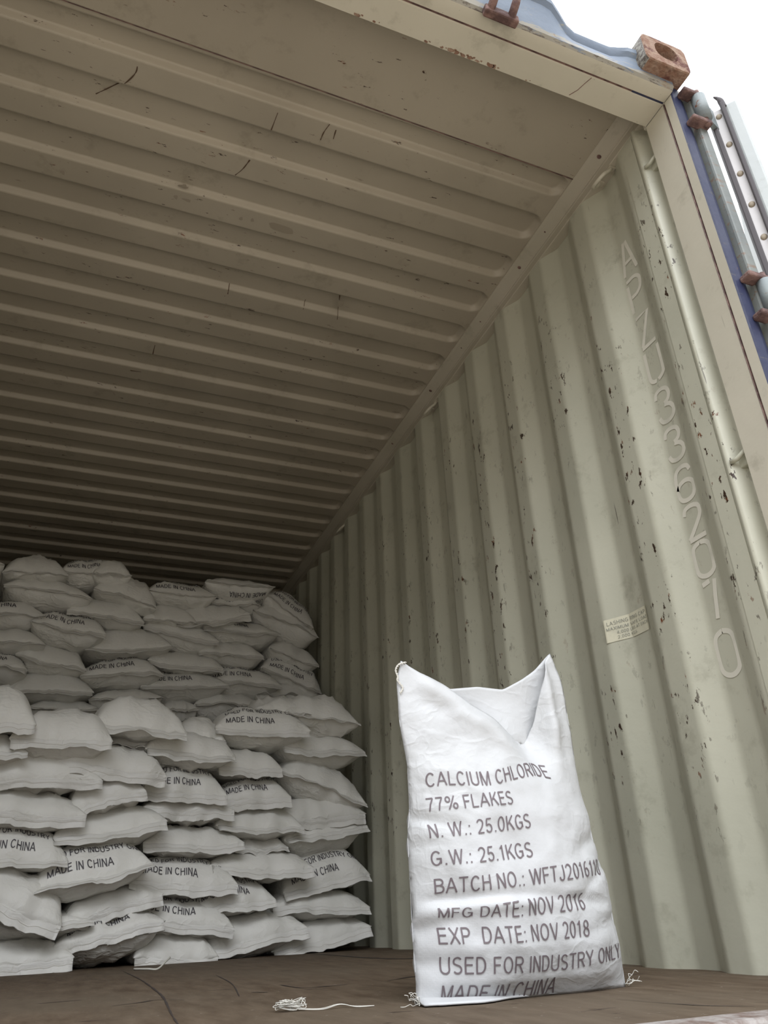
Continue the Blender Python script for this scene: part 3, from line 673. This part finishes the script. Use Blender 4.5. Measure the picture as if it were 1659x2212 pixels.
# measured sacks: stack, row, x, y, z, width, roll, height above seam, height below seam, print, crumple, hem droop
SACKS = [
('F', 1, -1.466, 2.208, 0.042, 0.385, -0.021, 0.067, 0.043, '', 0.5, 70),
('F', 1, -1.161, 2.263, 0.108, 0.383, 0.168, 0.052, 0.089, 'C1', 0.8, 75),
('F', 1, -0.91, 2.354, 0.018, 0.326, -0.043, 0.089, 0.025, '', 1.0, 70),
('F', 1, -0.592, 2.452, 0.064, 0.445, 0.144, 0.099, 0.062, '', 0.4, 60),
('F', 1, -0.286, 2.538, 0.046, 0.46, 0.166, 0.076, 0.045, '', 0.4, 50),
('F', 2, -1.448, 2.233, 0.151, 0.444, -0.029, 0.036, 0.05, '', 0.3, 30),
('F', 2, -1.156, 2.295, 0.199, 0.352, 0.215, 0.066, 0.067, '', 0.4, 80),
('F', 2, -0.909, 2.364, 0.136, 0.437, -0.152, 0.089, 0.044, 'C2', 0.7, 75),
('F', 2, -0.691, 2.425, 0.191, 0.345, 0.093, 0.1, 0.036, 'C4', 0.4, 60),
('F', 2, -0.287, 2.538, 0.169, 0.46, -0.024, 0.077, 0.051, '', 0.3, 40),
('F', 3, -1.507, 2.157, 0.202, 0.382, -0.353, 0.115, 0.035, '', 0.7, 70),
('F', 3, -1.243, 2.22, 0.29, 0.409, 0.197, 0.127, 0.05, 'C3', 0.2, 20),
('F', 3, -0.906, 2.365, 0.269, 0.439, -0.057, 0.098, 0.043, 'C1', 0.4, 60),
('F', 3, -0.578, 2.437, 0.321, 0.454, -0.024, 0.08, 0.035, '', 0.3, 50),
('F', 3, -0.26, 2.546, 0.258, 0.418, 0.161, 0.138, 0.036, 'C4', 0.3, 40),
('F', 4, -1.522, 2.193, 0.35, 0.371, -0.027, 0.124, 0.029, 'C1', 0.2, 30),
('F', 4, -1.2, 2.272, 0.45, 0.42, 0.151, 0.092, 0.056, '', 0.3, 40),
('F', 4, -0.87, 2.385, 0.411, 0.416, 0.005, 0.077, 0.043, '', 0.3, 50),
('F', 4, -0.58, 2.507, 0.4, 0.261, 0.004, 0.053, 0.053, '', 0.2, 30),
('F', 4, -0.267, 2.544, 0.462, 0.416, 0.159, 0.064, 0.08, 'C4', 0.3, 40),
('F', 5, -1.518, 2.193, 0.508, 0.446, -0.065, 0.085, 0.051, '', 0.5, 75),
('F', 5, -1.227, 2.256, 0.554, 0.283, 0.272, 0.118, 0.035, '', 1.0, 70),
('F', 5, -0.901, 2.377, 0.539, 0.384, -0.016, 0.05, 0.05, '', 0.8, 80),
('F', 5, -0.588, 2.454, 0.476, 0.399, -0.015, 0.104, 0.031, '', 0.3, 40),
('F', 5, -0.279, 2.54, 0.534, 0.436, 0.051, 0.097, 0.023, '', 0.4, 80),
('F', 6, -1.508, 2.196, 0.615, 0.5, 0.038, 0.104, 0.034, '', 0.8, 75),
('F', 6, -1.225, 2.246, 0.67, 0.42, -0.093, 0.11, 0.023, '', 0.5, 80),
('F', 6, -0.932, 2.358, 0.602, 0.359, -0.039, 0.12, 0.032, 'C1', 0.3, 60),
('F', 6, -0.618, 2.446, 0.591, 0.327, 0.092, 0.099, 0.022, 'C2', 0.3, 75),
('F', 6, -0.281, 2.541, 0.658, 0.452, -0.301, 0.116, 0.063, '', 0.7, 20),
('F', 7, -1.661, 2.154, 0.71, 0.26, -0.012, 0.077, 0.049, '', 0.5, 40),
('F', 7, -1.423, 2.16, 0.758, 0.364, 0.019, 0.129, 0.05, '', 0.6, 60),
('F', 7, -1.149, 2.378, 0.779, 0.268, 0.022, 0.072, 0.063, '', 0.1, 10),
('F', 7, -0.917, 2.342, 0.754, 0.388, -0.036, 0.111, 0.045, '', 0.9, 50),
('F', 7, -0.648, 2.438, 0.717, 0.296, 0.0, 0.1, 0.031, '', 0.3, 60),
('F', 7, -0.279, 2.54, 0.827, 0.437, -0.016, 0.088, 0.065, '', 0.3, 40),
('F', 8, -1.665, 2.113, 0.786, 0.297, 0.098, 0.157, 0.011, '', 0.6, 60),
('F', 8, -1.137, 2.251, 0.825, 0.378, -0.021, 0.141, 0.018, '', 0.8, 40),
('F', 8, -0.866, 2.417, 0.835, 0.206, -0.019, 0.106, 0.027, 'T', 0.8, 20),
('F', 8, -0.594, 2.432, 0.881, 0.447, 0.016, 0.119, 0.063, 'C3', 0.4, 60),
('F', 8, -0.296, 2.516, 0.966, 0.387, -0.075, 0.124, 0.068, '', 1.2, 10),
('F', 9, -0.496, 2.511, 0.972, 0.282, 0.085, 0.096, 0.024, '', 1.0, 10),
('U', 1, -1.452, 3.08, 1.083, 0.32, 0.05, 0.066, 0.056, '', 0.3, 20),
('U', 1, -1.162, 3.144, 1.163, 0.368, 0.098, 0.068, 0.043, '', 0.3, 20),
('U', 1, -0.874, 3.227, 1.144, 0.19, 0.079, 0.075, 0.059, '', 0.2, 20),
('U', 1, -0.603, 3.267, 1.191, 0.397, 0.055, 0.08, 0.085, '', 0.3, 20),
('U', 1, -0.24, 3.347, 1.287, 0.42, 0.071, 0.096, 0.072, '', 1.2, 20),
('U', 2, -1.528, 3.063, 1.161, 0.415, 0.039, 0.11, 0.038, '', 0.3, 30),
('U', 2, -0.857, 3.21, 1.267, 0.48, 0.096, 0.106, 0.056, 'C4', 0.3, 30),
('U', 2, -0.527, 3.283, 1.324, 0.454, 0.013, 0.107, 0.065, 'C2', 0.3, 30),
('U', 2, -0.23, 3.349, 1.378, 0.402, -0.303, 0.16, 0.052, 'C4', 0.7, 20),
('U', 3, -1.798, 2.984, 1.242, 0.322, -0.053, 0.085, 0.069, 'C5', 0.5, 30),
('U', 3, -1.542, 3.06, 1.301, 0.346, -0.145, 0.108, 0.051, '', 0.5, 30),
('U', 3, -1.195, 3.126, 1.282, 0.42, 0.117, 0.101, 0.062, 'C4', 0.3, 30),
('U', 3, -0.862, 3.209, 1.381, 0.431, -0.012, 0.103, 0.029, '', 0.5, 50),
('U', 3, -0.61, 3.265, 1.474, 0.388, 0.023, 0.093, 0.06, '', 0.5, 30),
('U', 3, -0.215, 3.352, 1.518, 0.34, -0.222, 0.113, 0.052, '', 0.5, 20),
('U', 4, -1.78, 3.007, 1.367, 0.406, 0.062, 0.095, 0.038, '', 0.2, 20),
('U', 4, -1.174, 3.141, 1.431, 0.457, 0.121, 0.141, 0.036, '', 0.3, 30),
('U', 4, -0.902, 3.221, 1.559, 0.435, -0.122, 0.103, 0.076, '', 0.4, 50),
('U', 4, -0.554, 3.277, 1.626, 0.466, 0.024, 0.084, 0.064, 'C2', 0.3, 30),
('U', 4, -0.276, 3.339, 1.722, 0.445, -0.287, 0.122, 0.094, '', 0.3, 20),
('U', 5, -1.808, 3.021, 1.522, 0.416, 0.053, 0.097, 0.062, 'C5', 0.6, 20),
('U', 5, -1.486, 3.043, 1.478, 0.372, -0.075, 0.115, 0.077, 'C1', 0.8, 30),
('U', 5, -1.314, 3.11, 1.587, 0.404, -0.055, 0.115, 0.039, '', 0.3, 40),
('U', 5, -0.974, 3.195, 1.625, 0.301, 0.053, 0.118, 0.022, '', 0.5, 20),
('U', 5, -0.731, 3.228, 1.669, 0.448, 0.216, 0.121, 0.029, '', 1.0, 50),
('U', 5, -0.6, 3.308, 1.797, 0.305, 0.029, 0.109, 0.057, 'C2', 0.4, 20),
('U', 6, -1.61, 3.045, 1.67, 0.436, -0.046, 0.082, 0.076, '', 0.3, 30),
('U', 6, -1.228, 3.11, 1.696, 0.35, -0.201, 0.15, 0.034, '', 0.8, 20),
('U', 6, -0.919, 3.197, 1.785, 0.396, 0.053, 0.109, 0.053, 'C2', 0.6, 10),
('U', 6, -0.586, 3.25, 1.903, 0.426, 0.066, 0.067, 0.079, 'R', 0.2, 10),
('U', 6, -0.255, 3.344, 1.801, 0.37, -0.546, 0.134, 0.092, 'C4', 0.6, 20),
('U', 7, -1.962, 2.968, 1.74, 0.264, 0.156, 0.065, 0.058, '', 0.4, 20),
('U', 7, -1.685, 3.029, 1.753, 0.318, 0.113, 0.128, 0.025, '', 0.9, 20),
('U', 7, -1.428, 3.105, 1.821, 0.3, 0.104, 0.115, 0.052, 'C4', 0.5, 20),
('U', 7, -1.315, 3.09, 1.816, 0.201, 0.08, 0.118, 0.078, '', 0.9, 20),
]
FS_LEFT = [(0.002, -0.77), (0.021, -0.765), (0.049, -0.766), (0.12, -0.768), (0.196, -0.768), (0.267, -0.769), (0.316, -0.762), (0.402, -0.762), (0.483, -0.775), (0.568, -0.777), (0.61, -0.765)]
FS_RIGHT = [(0, -0.327), (0.036, -0.326), (0.111, -0.331), (0.182, -0.333), (0.229, -0.347), (0.31, -0.356), (0.374, -0.367), (0.481, -0.367), (0.594, -0.372), (0.657, -0.394)]
FS_FTOP = [(0, 0.61), (0.1171, 0.586), (0.2361, 0.564), (0.3663, 0.528), (0.5153, 0.489), (0.5927, 0.465), (0.6428, 0.453), (0.7227, 0.457), (0.776, 0.497), (0.8214, 0.558), (0.8832, 0.617), (1, 0.656)]
FS_BTOP = [(0, 0.61), (0.1565, 0.587), (0.3172, 0.562), (0.4887, 0.572), (0.6424, 0.569), (0.7488, 0.591), (0.865, 0.617), (1, 0.656)]
FS_TEXT = [
     ('CALCIUM CHLORIDE', [(-0.736, 0.355), (-0.699, 0.357), (-0.66, 0.356), (-0.624, 0.355), (-0.602, 0.357), (-0.548, 0.37), (-0.5, 0.378), (-0.464, 0.373)], 0.025, 0.028, 0) ,
     ('77% FLAKES', [(-0.739, 0.31), (-0.664, 0.314), (-0.573, 0.32)], 0.024, 0.025, 0) ,
     ('N. W.: 25.0KGS', [(-0.739, 0.263), (-0.647, 0.268), (-0.542, 0.277)], 0.024, 0.026, 0) ,
     ('G.W.: 25.1KGS', [(-0.739, 0.216), (-0.654, 0.219), (-0.548, 0.226)], 0.024, 0.026, 0) ,
     ('BATCH NO.: WFTJ2016110', [(-0.736, 0.17), (-0.658, 0.172), (-0.531, 0.181), (-0.368, 0.195)], 0.024, 0.028, 0) ,
     ('MFG DATE: NOV 2016', [(-0.734, 0.134), (-0.662, 0.132), (-0.6, 0.128), (-0.516, 0.132), (-0.44, 0.135)], 0.026, 0.028, 1) ,
     ('EXP  DATE: NOV 2018', [(-0.734, 0.091), (-0.602, 0.088), (-0.439, 0.091)], 0.025, 0.027, 0) ,
     ('USED FOR INDUSTRY ONLY', [(-0.732, 0.045), (-0.593, 0.041), (-0.495, 0.04), (-0.348, 0.051)], 0.026, 0.024, 0) ,
     ('MADE IN CHINA', [(-0.729, 0.004), (-0.633, -0.001), (-0.511, 0.003)], 0.024, 0.027, 0) ,
]
# ================================================================ sacks in the stack
LINES = [('MADE IN CHINA', .10, .66, .036, .030), ('USED FOR INDUSTRY ONLY', .10, .99, .098, .031), ('EXP DATE: NOV 2018', .10, .86, .162, .031)]
TOPL = [('CALCIUM CHLORIDE', .12, .80, .20, .028), ('77% FLAKES', .12, .58, .26, .028), ('N. W.: 25.0KGS', .12, .68, .32, .028)]
NU, NV = 40, 26
def make_sack(loc, w, roll, yaw, hT, hB, crumple, droop, text, seed, L=.72):
    rnd = random.Random(seed)
    root = empty('sack', loc, (0, -roll, yaw))
    off = Vector((seed*3.17, seed*1.31, seed*.77))
    W = w/2
    sag = rnd.uniform(-.010, .006); ph = rnd.uniform(0, 6)
    vs = [0, .003, .008, .015, .024, .034, .046, .058, .07, .084, .10, .118, .138, .16, .185, .215, .25, .29, .33, .37, .41, .45, .49, .53, .57, .60, .63, .66, .69, .708, .72]
    us = [-1+2*i/NU for i in range(NU+1)]; us = [math.copysign(1-(1-abs(u))**1.35, u) for u in us]
    def P(u, y, s):
        a = abs(u)
        prof = max(0, 1-a**2.9)**.55
        e = min(y, L-y)
        q = min(1, e/.125); ey = (max(0, 1-(1-q)**2))**.52
        # the seam pulls in at mid-length and ears out at the corners
        pull = 1-.05*math.sin(PI*min(1, y/L))*1-.03*(1-abs(q*2-1))
        x = u*W*pull
        h = (hT if s > 0 else hB)*1.04
        z = s*h*prof*ey
        seam = (sag*(1-u*u)+.0045*math.sin(3.1*u+ph)*(1-min(1, y/.25)))
        n1 = noise.noise(Vector((x*7, y*6, s*2))+off)*.011
        n2 = noise.noise(Vector((x*17, y*9, s*3))+off)*.0065
        n3 = noise.noise(Vector((x*34+y*12, y*26, s*5))+off)*.0032
        wr = (n1+n2*(1+crumple)+n3*(.5+1.6*crumple))*prof*(.35+.65*ey)
        # gathers running back from the seam
        ga = math.sin(u*17+ph*3+noise.noise(Vector((u*3, seed, 0)))*4)*.0026*math.exp(-y/.05)*(1-a**6)
        # sharp creases: ridged noise, long across the cloth in a direction of its own
        ca, sa = math.cos(ph), math.sin(ph); px_, py_ = x*ca+y*sa, -x*sa+y*ca
        rdg = 1-abs(noise.noise(Vector((px_*6, py_*15, s*4))+off*1.7))*2.4
        rd2 = 1-abs(noise.noise(Vector((px_*13+3, py_*5, s*4+2))+off*.7))*2.6
        cr = (max(0, rdg)**3*(.0060+.009*max(0, crumple-.25))+max(0, rd2)**4*(.0035+.006*crumple))*prof*(.3+.7*ey)-.012*max(0, crumple-.6)*abs(noise.noise(Vector((x*9, y*9, s))+off))*prof
        return Vector((x, y+noise.noise(Vector((u*2.3, seed, 1)))*.018, seam+z+s*(wr+cr)+ga))
    grid = {}
    V = []; Fc = []
    for s in (1, -1):
        for j, y in enumerate(vs):
            for i, u in enumerate(us):
                border = i in (0, NU) or j in (0, len(vs)-1)
                if s == -1 and border: grid[(s, i, j)] = grid[(1, i, j)]; continue
                grid[(s, i, j)] = len(V); V.append(P(u, y, s))
        for j in range(len(vs)-1):
            for i in range(NU):
                q = (grid[(s, i, j)], grid[(s, i+1, j)], grid[(s, i+1, j+1)], grid[(s, i, j+1)])
                Fc.append(q if s > 0 else q[::-1])
    body = obj('sack_body', V, Fc, M['sack'], root, True)
    # hem: sewn double fold standing out from the seam and drooping
    dr = math.radians(droop); hl = rnd.uniform(.034, .048); a0 = rnd.uniform(.0, .05); a1 = rnd.uniform(.0, .05)
    HV = []; HF = []; nh = 9; m = 26
    tops_, bots_ = [], []
    for layer in (1, -1):
        for k in range(nh+1):
            t = k/nh
            for i in range(m+1):
                u = -1+a0+(2-a0-a1)*i/m
                b = P(u, 0, 1); wv = noise.noise(Vector((u*2.6, seed*2.3, t*.6)))
                ang = dr*min(1, t*1.6+.25)+wv*(.25+.4*crumple)
                d = hl*t*(1+.15*noise.noise(Vector((u*4, seed, 9))))
                rg = .0032*math.exp(-((t-.30)/.16)**2) if layer > 0 else 0
                HV.append(b+Vector((0, .006-d*math.cos(ang), -d*math.sin(ang)+layer*.0022*(1-.3*t)+rg)))
    n1 = (nh+1)*(m+1)
    for k in range(nh):
        for i in range(m):
            q = (k*(m+1)+i, (k+1)*(m+1)+i, (k+1)*(m+1)+i+1, k*(m+1)+i+1)
            HF.append(q); HF.append(tuple(n1+v for v in q[::-1]))
    k = nh*(m+1)
    for i in range(m): HF.append((k+i, n1+k+i, n1+k+i+1, k+i+1))
    for i in (0, m):
        for k in range(nh): q = (k*(m+1)+i, n1+k*(m+1)+i, n1+(k+1)*(m+1)+i, (k+1)*(m+1)+i); HF.append(q if i else q[::-1])
    hem = obj('hem', HV, HF, M['hem'], root, True)
    row = 5*(m+1)
    SV, SF = tube_geo([HV[row+i]+Vector((0, -.0004, .0010)) for i in range(m+1)], .0008, 4)
    obj('stitching', SV, SF, M['stitch'], hem)
    # printing follows the cloth
    if text:
        flip = text in 'RT'; side = -1 if text == 'R' else 1
        lines = TOPL if text == 'T' else LINES[:{'1': 2, '2': 2, '3': 3, '4': 2, '5': 2}.get(text[-1], 2)]
        # arc length along the middle of the sheet
        arc = [0]
        for j in range(1, len(vs)): arc.append(arc[-1]+(P(0, vs[j], side)-P(0, vs[j-1], side)).length)
        def y_of(s_): return lerp_tab(list(zip(arc, vs)), s_)
        def surf(u, y, dz=0):
            i = max(0, min(NU-1, next((k for k in range(NU) if us[k+1] >= u), NU-1))); j = max(0, min(len(vs)-2, next((k for k in range(len(vs)-1) if vs[k+1] >= y), len(vs)-2)))
            fu = (u-us[i])/(us[i+1]-us[i]); fy = (y-vs[j])/(vs[j+1]-vs[j])
            A, B, C_, D_ = (V[grid[(side, a, b)]] for a, b in ((i, j), (i+1, j), (i+1, j+1), (i, j+1)))
            nrm = (B-A).cross(D_-A).normalized()*side
            return A*(1-fu)*(1-fy)+B*fu*(1-fy)+C_*fu*fy+D_*(1-fu)*fy + nrm*(.0022+dz)
        for s_, a, b, s0, h in lines:
            v, fc = text_geo(s_); TV = []
            ext = .42/max(w, .30)
            for p in v:
                u = -1+2*(.02+(a+(b-a)*p.x)*min(1.0, ext*.95)); u = max(-.985, min(.985, u))
                if flip: u = -u
                TV.append(surf(u, y_of(s0+h*(p.y if not flip or text == 'R' else 1-p.y)), p.z))
            obj('print', TV, fc, M['ink_dark'], root)
    return root
ORD = ['', 'first', 'second', 'third', 'fourth', 'fifth', 'sixth', 'seventh', 'eighth']
ROWN = {'F': ['', 'bottom row', 'second row', 'third row', 'fourth row', 'fifth row', 'sixth row', 'seventh row', 'top row', 'top row'],
        'U': ['', 'lowest visible row', 'second visible row', 'third visible row', 'fourth visible row', 'fifth visible row', 'sixth visible row', 'top row']}
for n_, s_ in enumerate(SACKS):
    st, row, cx, cy, cz, wd, roll, hT, hB, txt, crm, drp = s_
    mates = sorted([q for q in SACKS if q[0] == st and q[1] == row], key=lambda q: -q[2])
    k = mates.index(s_)+1
    bits = 'crumpled ' if crm >= .8 else ''
    feat = {'': 'unprinted ', 'R': 'upside-down printed ', 'T': 'print-covered '}.get(txt, 'MADE IN CHINA ')
    tilt = 'drooping rightward ' if roll < -.14 else ('tilted ' if roll > .14 else '')
    where = 'front' if st == 'F' else 'rear'
    if st == 'F' and row == 9: lab = 'crumpled white sack tucked behind the top right of the front stack'
    else: lab = f"{bits}{tilt}white {feat}sack, {ORD[k]} from wall, {ROWN[st][row]} of {where} stack"
    yaw = (.10 if st == 'F' else .07)+random.Random(n_).uniform(-.05, .05)
    if st == 'U' and row == 1: hB += .07
    r = make_sack((cx, cy, cz), wd, roll, yaw, hT, hB, crm, drp, txt, n_+1)
    tag(r, lab, 'sack', 'sacks in the front stack' if st == 'F' else 'sacks in the rear stack')
# ================================================================ the sack standing by the door
def standing_sack():
    Y0 = .455
    root = tag(empty('sack', (-.565, Y0, 0)), 'open white sack standing upright alone on the floor, printed CALCIUM CHLORIDE', 'sack')
    O = Vector((-.565, Y0, 0))
    XLt = FS_LEFT; XRt = FS_RIGHT
    BUL = [(0, .030), (.03, .062), (.08, .080), (.2, .082), (.3, .074), (.38, .056), (.45, .032), (.52, .016), (.60, .006), (.70, .0)]
    def xl(z): return smooth_tab(XLt, z)
    def xr(z): return smooth_tab(XRt, z)
    def creases(u, z):
        d = 0
        d += .007*math.exp(-((z-(.158+.03*u-.05*u*u))/.010)**2)*sm(.0, .1, u)*(1-sm(.75, 1, u))     # fold over the MFG line
        d -= .006*math.exp(-((z-(.140+.03*u))/.012)**2)*(1-sm(.6, .9, u))
        for (u0, z0, dz, wd, am, ln) in ((.02, .30, -.10, .010, .006, .3), (.0, .25, .05, .012, .005, .25), (1, .27, -.16, .012, .006, .35), (1, .22, -.22, .010, .006, .4), (.98, .12, -.1, .011, .005, .4), (.0, .11, .10, .012, .005, .3), (.0, .06, .02, .012, .004, .35)):
            t = abs(u-u0)/ln
            if t < 1: d += 1.5*am*(1-t)**1.5*math.exp(-((z-(z0+dz*abs(u-u0)))/wd)**2)
        return d
    def fy(u, z):
        a = abs(2*u-1)
        b = lerp_tab(BUL, z)
        y = Y0-b*(max(0, 1-a**2.6))**.75
        y += creases(u, z)
        # hollow under the open mouth, and the fold that climbs to the right ear
        g = math.exp(-((u-.70)/.11)**2-((z-.47)/.075)**2); y += .035*g
        y -= .020*math.exp(-((u-.86-(z-.5)*.12)/.045)**2)*sm(.36, .5, z)
        y -= .014*math.exp(-((z-(.60-.28*u))/.03)**2)*(1-sm(.5, .7, u))*sm(.05, .2, u)
        p = Vector((u*.42, z, 0))
        y += noise.noise(p*9)*.008*(1-a**4)+noise.noise(p*22+Vector((3, 1, 2)))*.0042+noise.noise(p*48)*.0011
        return y
    def by(u, z):
        a = abs(2*u-1); b = lerp_tab(BUL, z)*.8+.010*sm(.4, .5, z)
        p = Vector((u*.42, z, 5))
        y = Y0+b*(max(0, 1-a**2.6))**.75+noise.noise(p*8)*.005*(1-a**4)
        y -= .030*math.exp(-((u-.62)/.16)**2)*math.exp(-((z-.46)/.06)**2)
        return y
    NUu, NVv = 72, 96
    V = []; Fc = []
    def sheet(top, fn, flip):
        base = len(V)
        for j in range(NVv+1):
            for i in range(NUu+1):
                u = i/NUu; z = smooth_tab(top, u)*(j/NVv)
                x = xl(z)+(xr(z)-xl(z))*u
                V.append(Vector((x, fn(u, z), z))-O)
        for j in range(NVv):
            for i in range(NUu):
                q = (base+j*(NUu+1)+i, base+j*(NUu+1)+i+1, base+(j+1)*(NUu+1)+i+1, base+(j+1)*(NUu+1)+i)
                Fc.append(q[::-1] if flip else q)
    sheet(FS_FTOP, fy, False); sheet(FS_BTOP, by, True)
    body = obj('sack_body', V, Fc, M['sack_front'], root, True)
    bm = bmesh.new(); bm.from_mesh(body.data); bmesh.ops.remove_doubles(bm, verts=bm.verts, dist=.0012); bm.to_mesh(body.data); bm.free()
    md = body.modifiers.new('cloth', 'SOLIDIFY'); md.thickness = .0012; md.offset = 0
    # bottom hem squeezed out on the floor at the left
    HV = []; HF = []; m = 30
    for k in range(5):
        t = k/4
        for i in range(m+1):
            s = i/m; x = xl(.01)+.0+(xr(.01)-xl(.01))*(-.012+.985*s)
            wdt = (.050*(1-sm(.12, .50, s))+.004)*(1+.25*noise.noise(Vector((s*6, 2, 0))))
            y = fy(min(.98, max(.02, s)), .012)+.012-wdt*t
            z = .0055*math.sin(PI*min(1, t*1.1+.12))*(1-.75*sm(.15, .4, s))*(1+.5*noise.noise(Vector((s*7, t, 3))))+.002
            HV.append(Vector((x, y, max(.0015, z)))-O)
    for k in range(4):
        for i in range(m): HF.append((k*(m+1)+i, (k+1)*(m+1)+i, (k+1)*(m+1)+i+1, k*(m+1)+i+1))
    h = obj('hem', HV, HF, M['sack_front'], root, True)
    md = h.modifiers.new('cloth', 'SOLIDIFY'); md.thickness = .003; md.offset = 1
    # printed lines: baseline control points (x, z), end capital height
    for i_, (s_, pts, h0, h1, squash) in enumerate(FS_TEXT):
        v, fc = text_geo(s_, .10); TV = []
        for p in v:
            xx = pts[0][0]+(pts[-1][0]-pts[0][0])*p.x
            zb = lerp_tab([(a, b) for a, b in pts], xx)
            hh = h0+(h1-h0)*p.x
            if squash: hh *= 1-.42*(1-sm(.18, .55, p.x)); zb += -.002*(1-sm(.1, .5, p.x))
            z = max(.004, zb+hh*p.y); x = xx-(hh*p.y)*.035
            u = (x-xl(z))/(xr(z)-xl(z)); u = max(.004, min(.996, u))
            TV.append(Vector((xl(z)+(xr(z)-xl(z))*u, fy(u, z)-.0022-p.z, z))-O)
        obj('print', TV, fc, M['ink'], root)
    # unpicked sewing thread at the left ear, tufts at the bottom corners
    e = Vector((xl(.60), Y0, .60))
    V, Fc = [], []
    ctrl = [e+Vector(q) for q in ((.012, -.004, .006), (-.004, -.006, .0), (-.012, -.006, -.012), (-.008, -.006, -.026), (-.009, -.006, -.034), (.002, -.006, -.048), (-.004, -.006, -.06))]
    P = smooth_path(ctrl, 8)
    for sgn in (-1, 1):
        tube_geo([p+Vector((math.cos(i*1.1)*.0018*sgn, 0, math.sin(i*1.1)*.0018*sgn))-O for i, p in enumerate(P)], .0011, 5, V, Fc)
    obj('thread', V, Fc, M['thread'], root, True)
    random.seed(11)
    for cxn, cyn, sg in ((xl(.0)-.006, Y0-.035, -1), (xr(.02)-.004, Y0-.01, 1)):
        V, Fc = [], []
        for k in range(7):
            q = Vector((cxn, cyn, .006)); ctrl = [q]
            for _ in range(4):
                q = q+Vector((sg*random.uniform(.001, .011), random.uniform(-.008, .006), random.uniform(-.004, .009))); q.z = max(.0015, q.z); ctrl.append(q)
            tube_geo([p-O for p in smooth_path(ctrl, 4)], .0006, 4, V, Fc)
        obj('thread_tuft', V, Fc, M['thread'], root, True)
standing_sack()
# loose sewing thread on the floor
random.seed(3)
t = tag(empty('loose_thread', (-.955, .52, 0)), 'tangled pale sewing thread lying on the floor in front of the stack', 'thread')
V, Fc = [], []
for k in range(9):
    q = Vector((-.04, 0, .006)); ctrl = [q]
    for _ in range(7):
        q = Vector((-.045+random.uniform(0, .055), random.uniform(-.02, .02), random.uniform(.002, .018))); ctrl.append(q)
    tube_geo(smooth_path(ctrl, 5), .0007, 4, V, Fc)
for dy in (0, .012):
    tube_geo(smooth_path([(-.01, dy-.02, .004), (.03, dy-.03, .002), (.065, -.02+dy*.5, .006), (.09, -.035+dy, .002), (.12, -.04, .002)], 6), .0008, 4, V, Fc)
obj('thread_tangle', V, Fc, M['thread'], t, True)
t = tag(empty('loose_thread', (-1.02, 2.02, 0)), 'short frayed thread on the floor at the foot of the front stack', 'thread')
V, Fc = [], []
tube_geo(smooth_path([(-.07, .05, .004), (-.03, .0, .004), (0, -.01, .003), (.03, .04, .02), (.05, .09, .03)], 6), .003, 5, V, Fc)
obj('thread_strand', V, Fc, M['thread'], t, True)
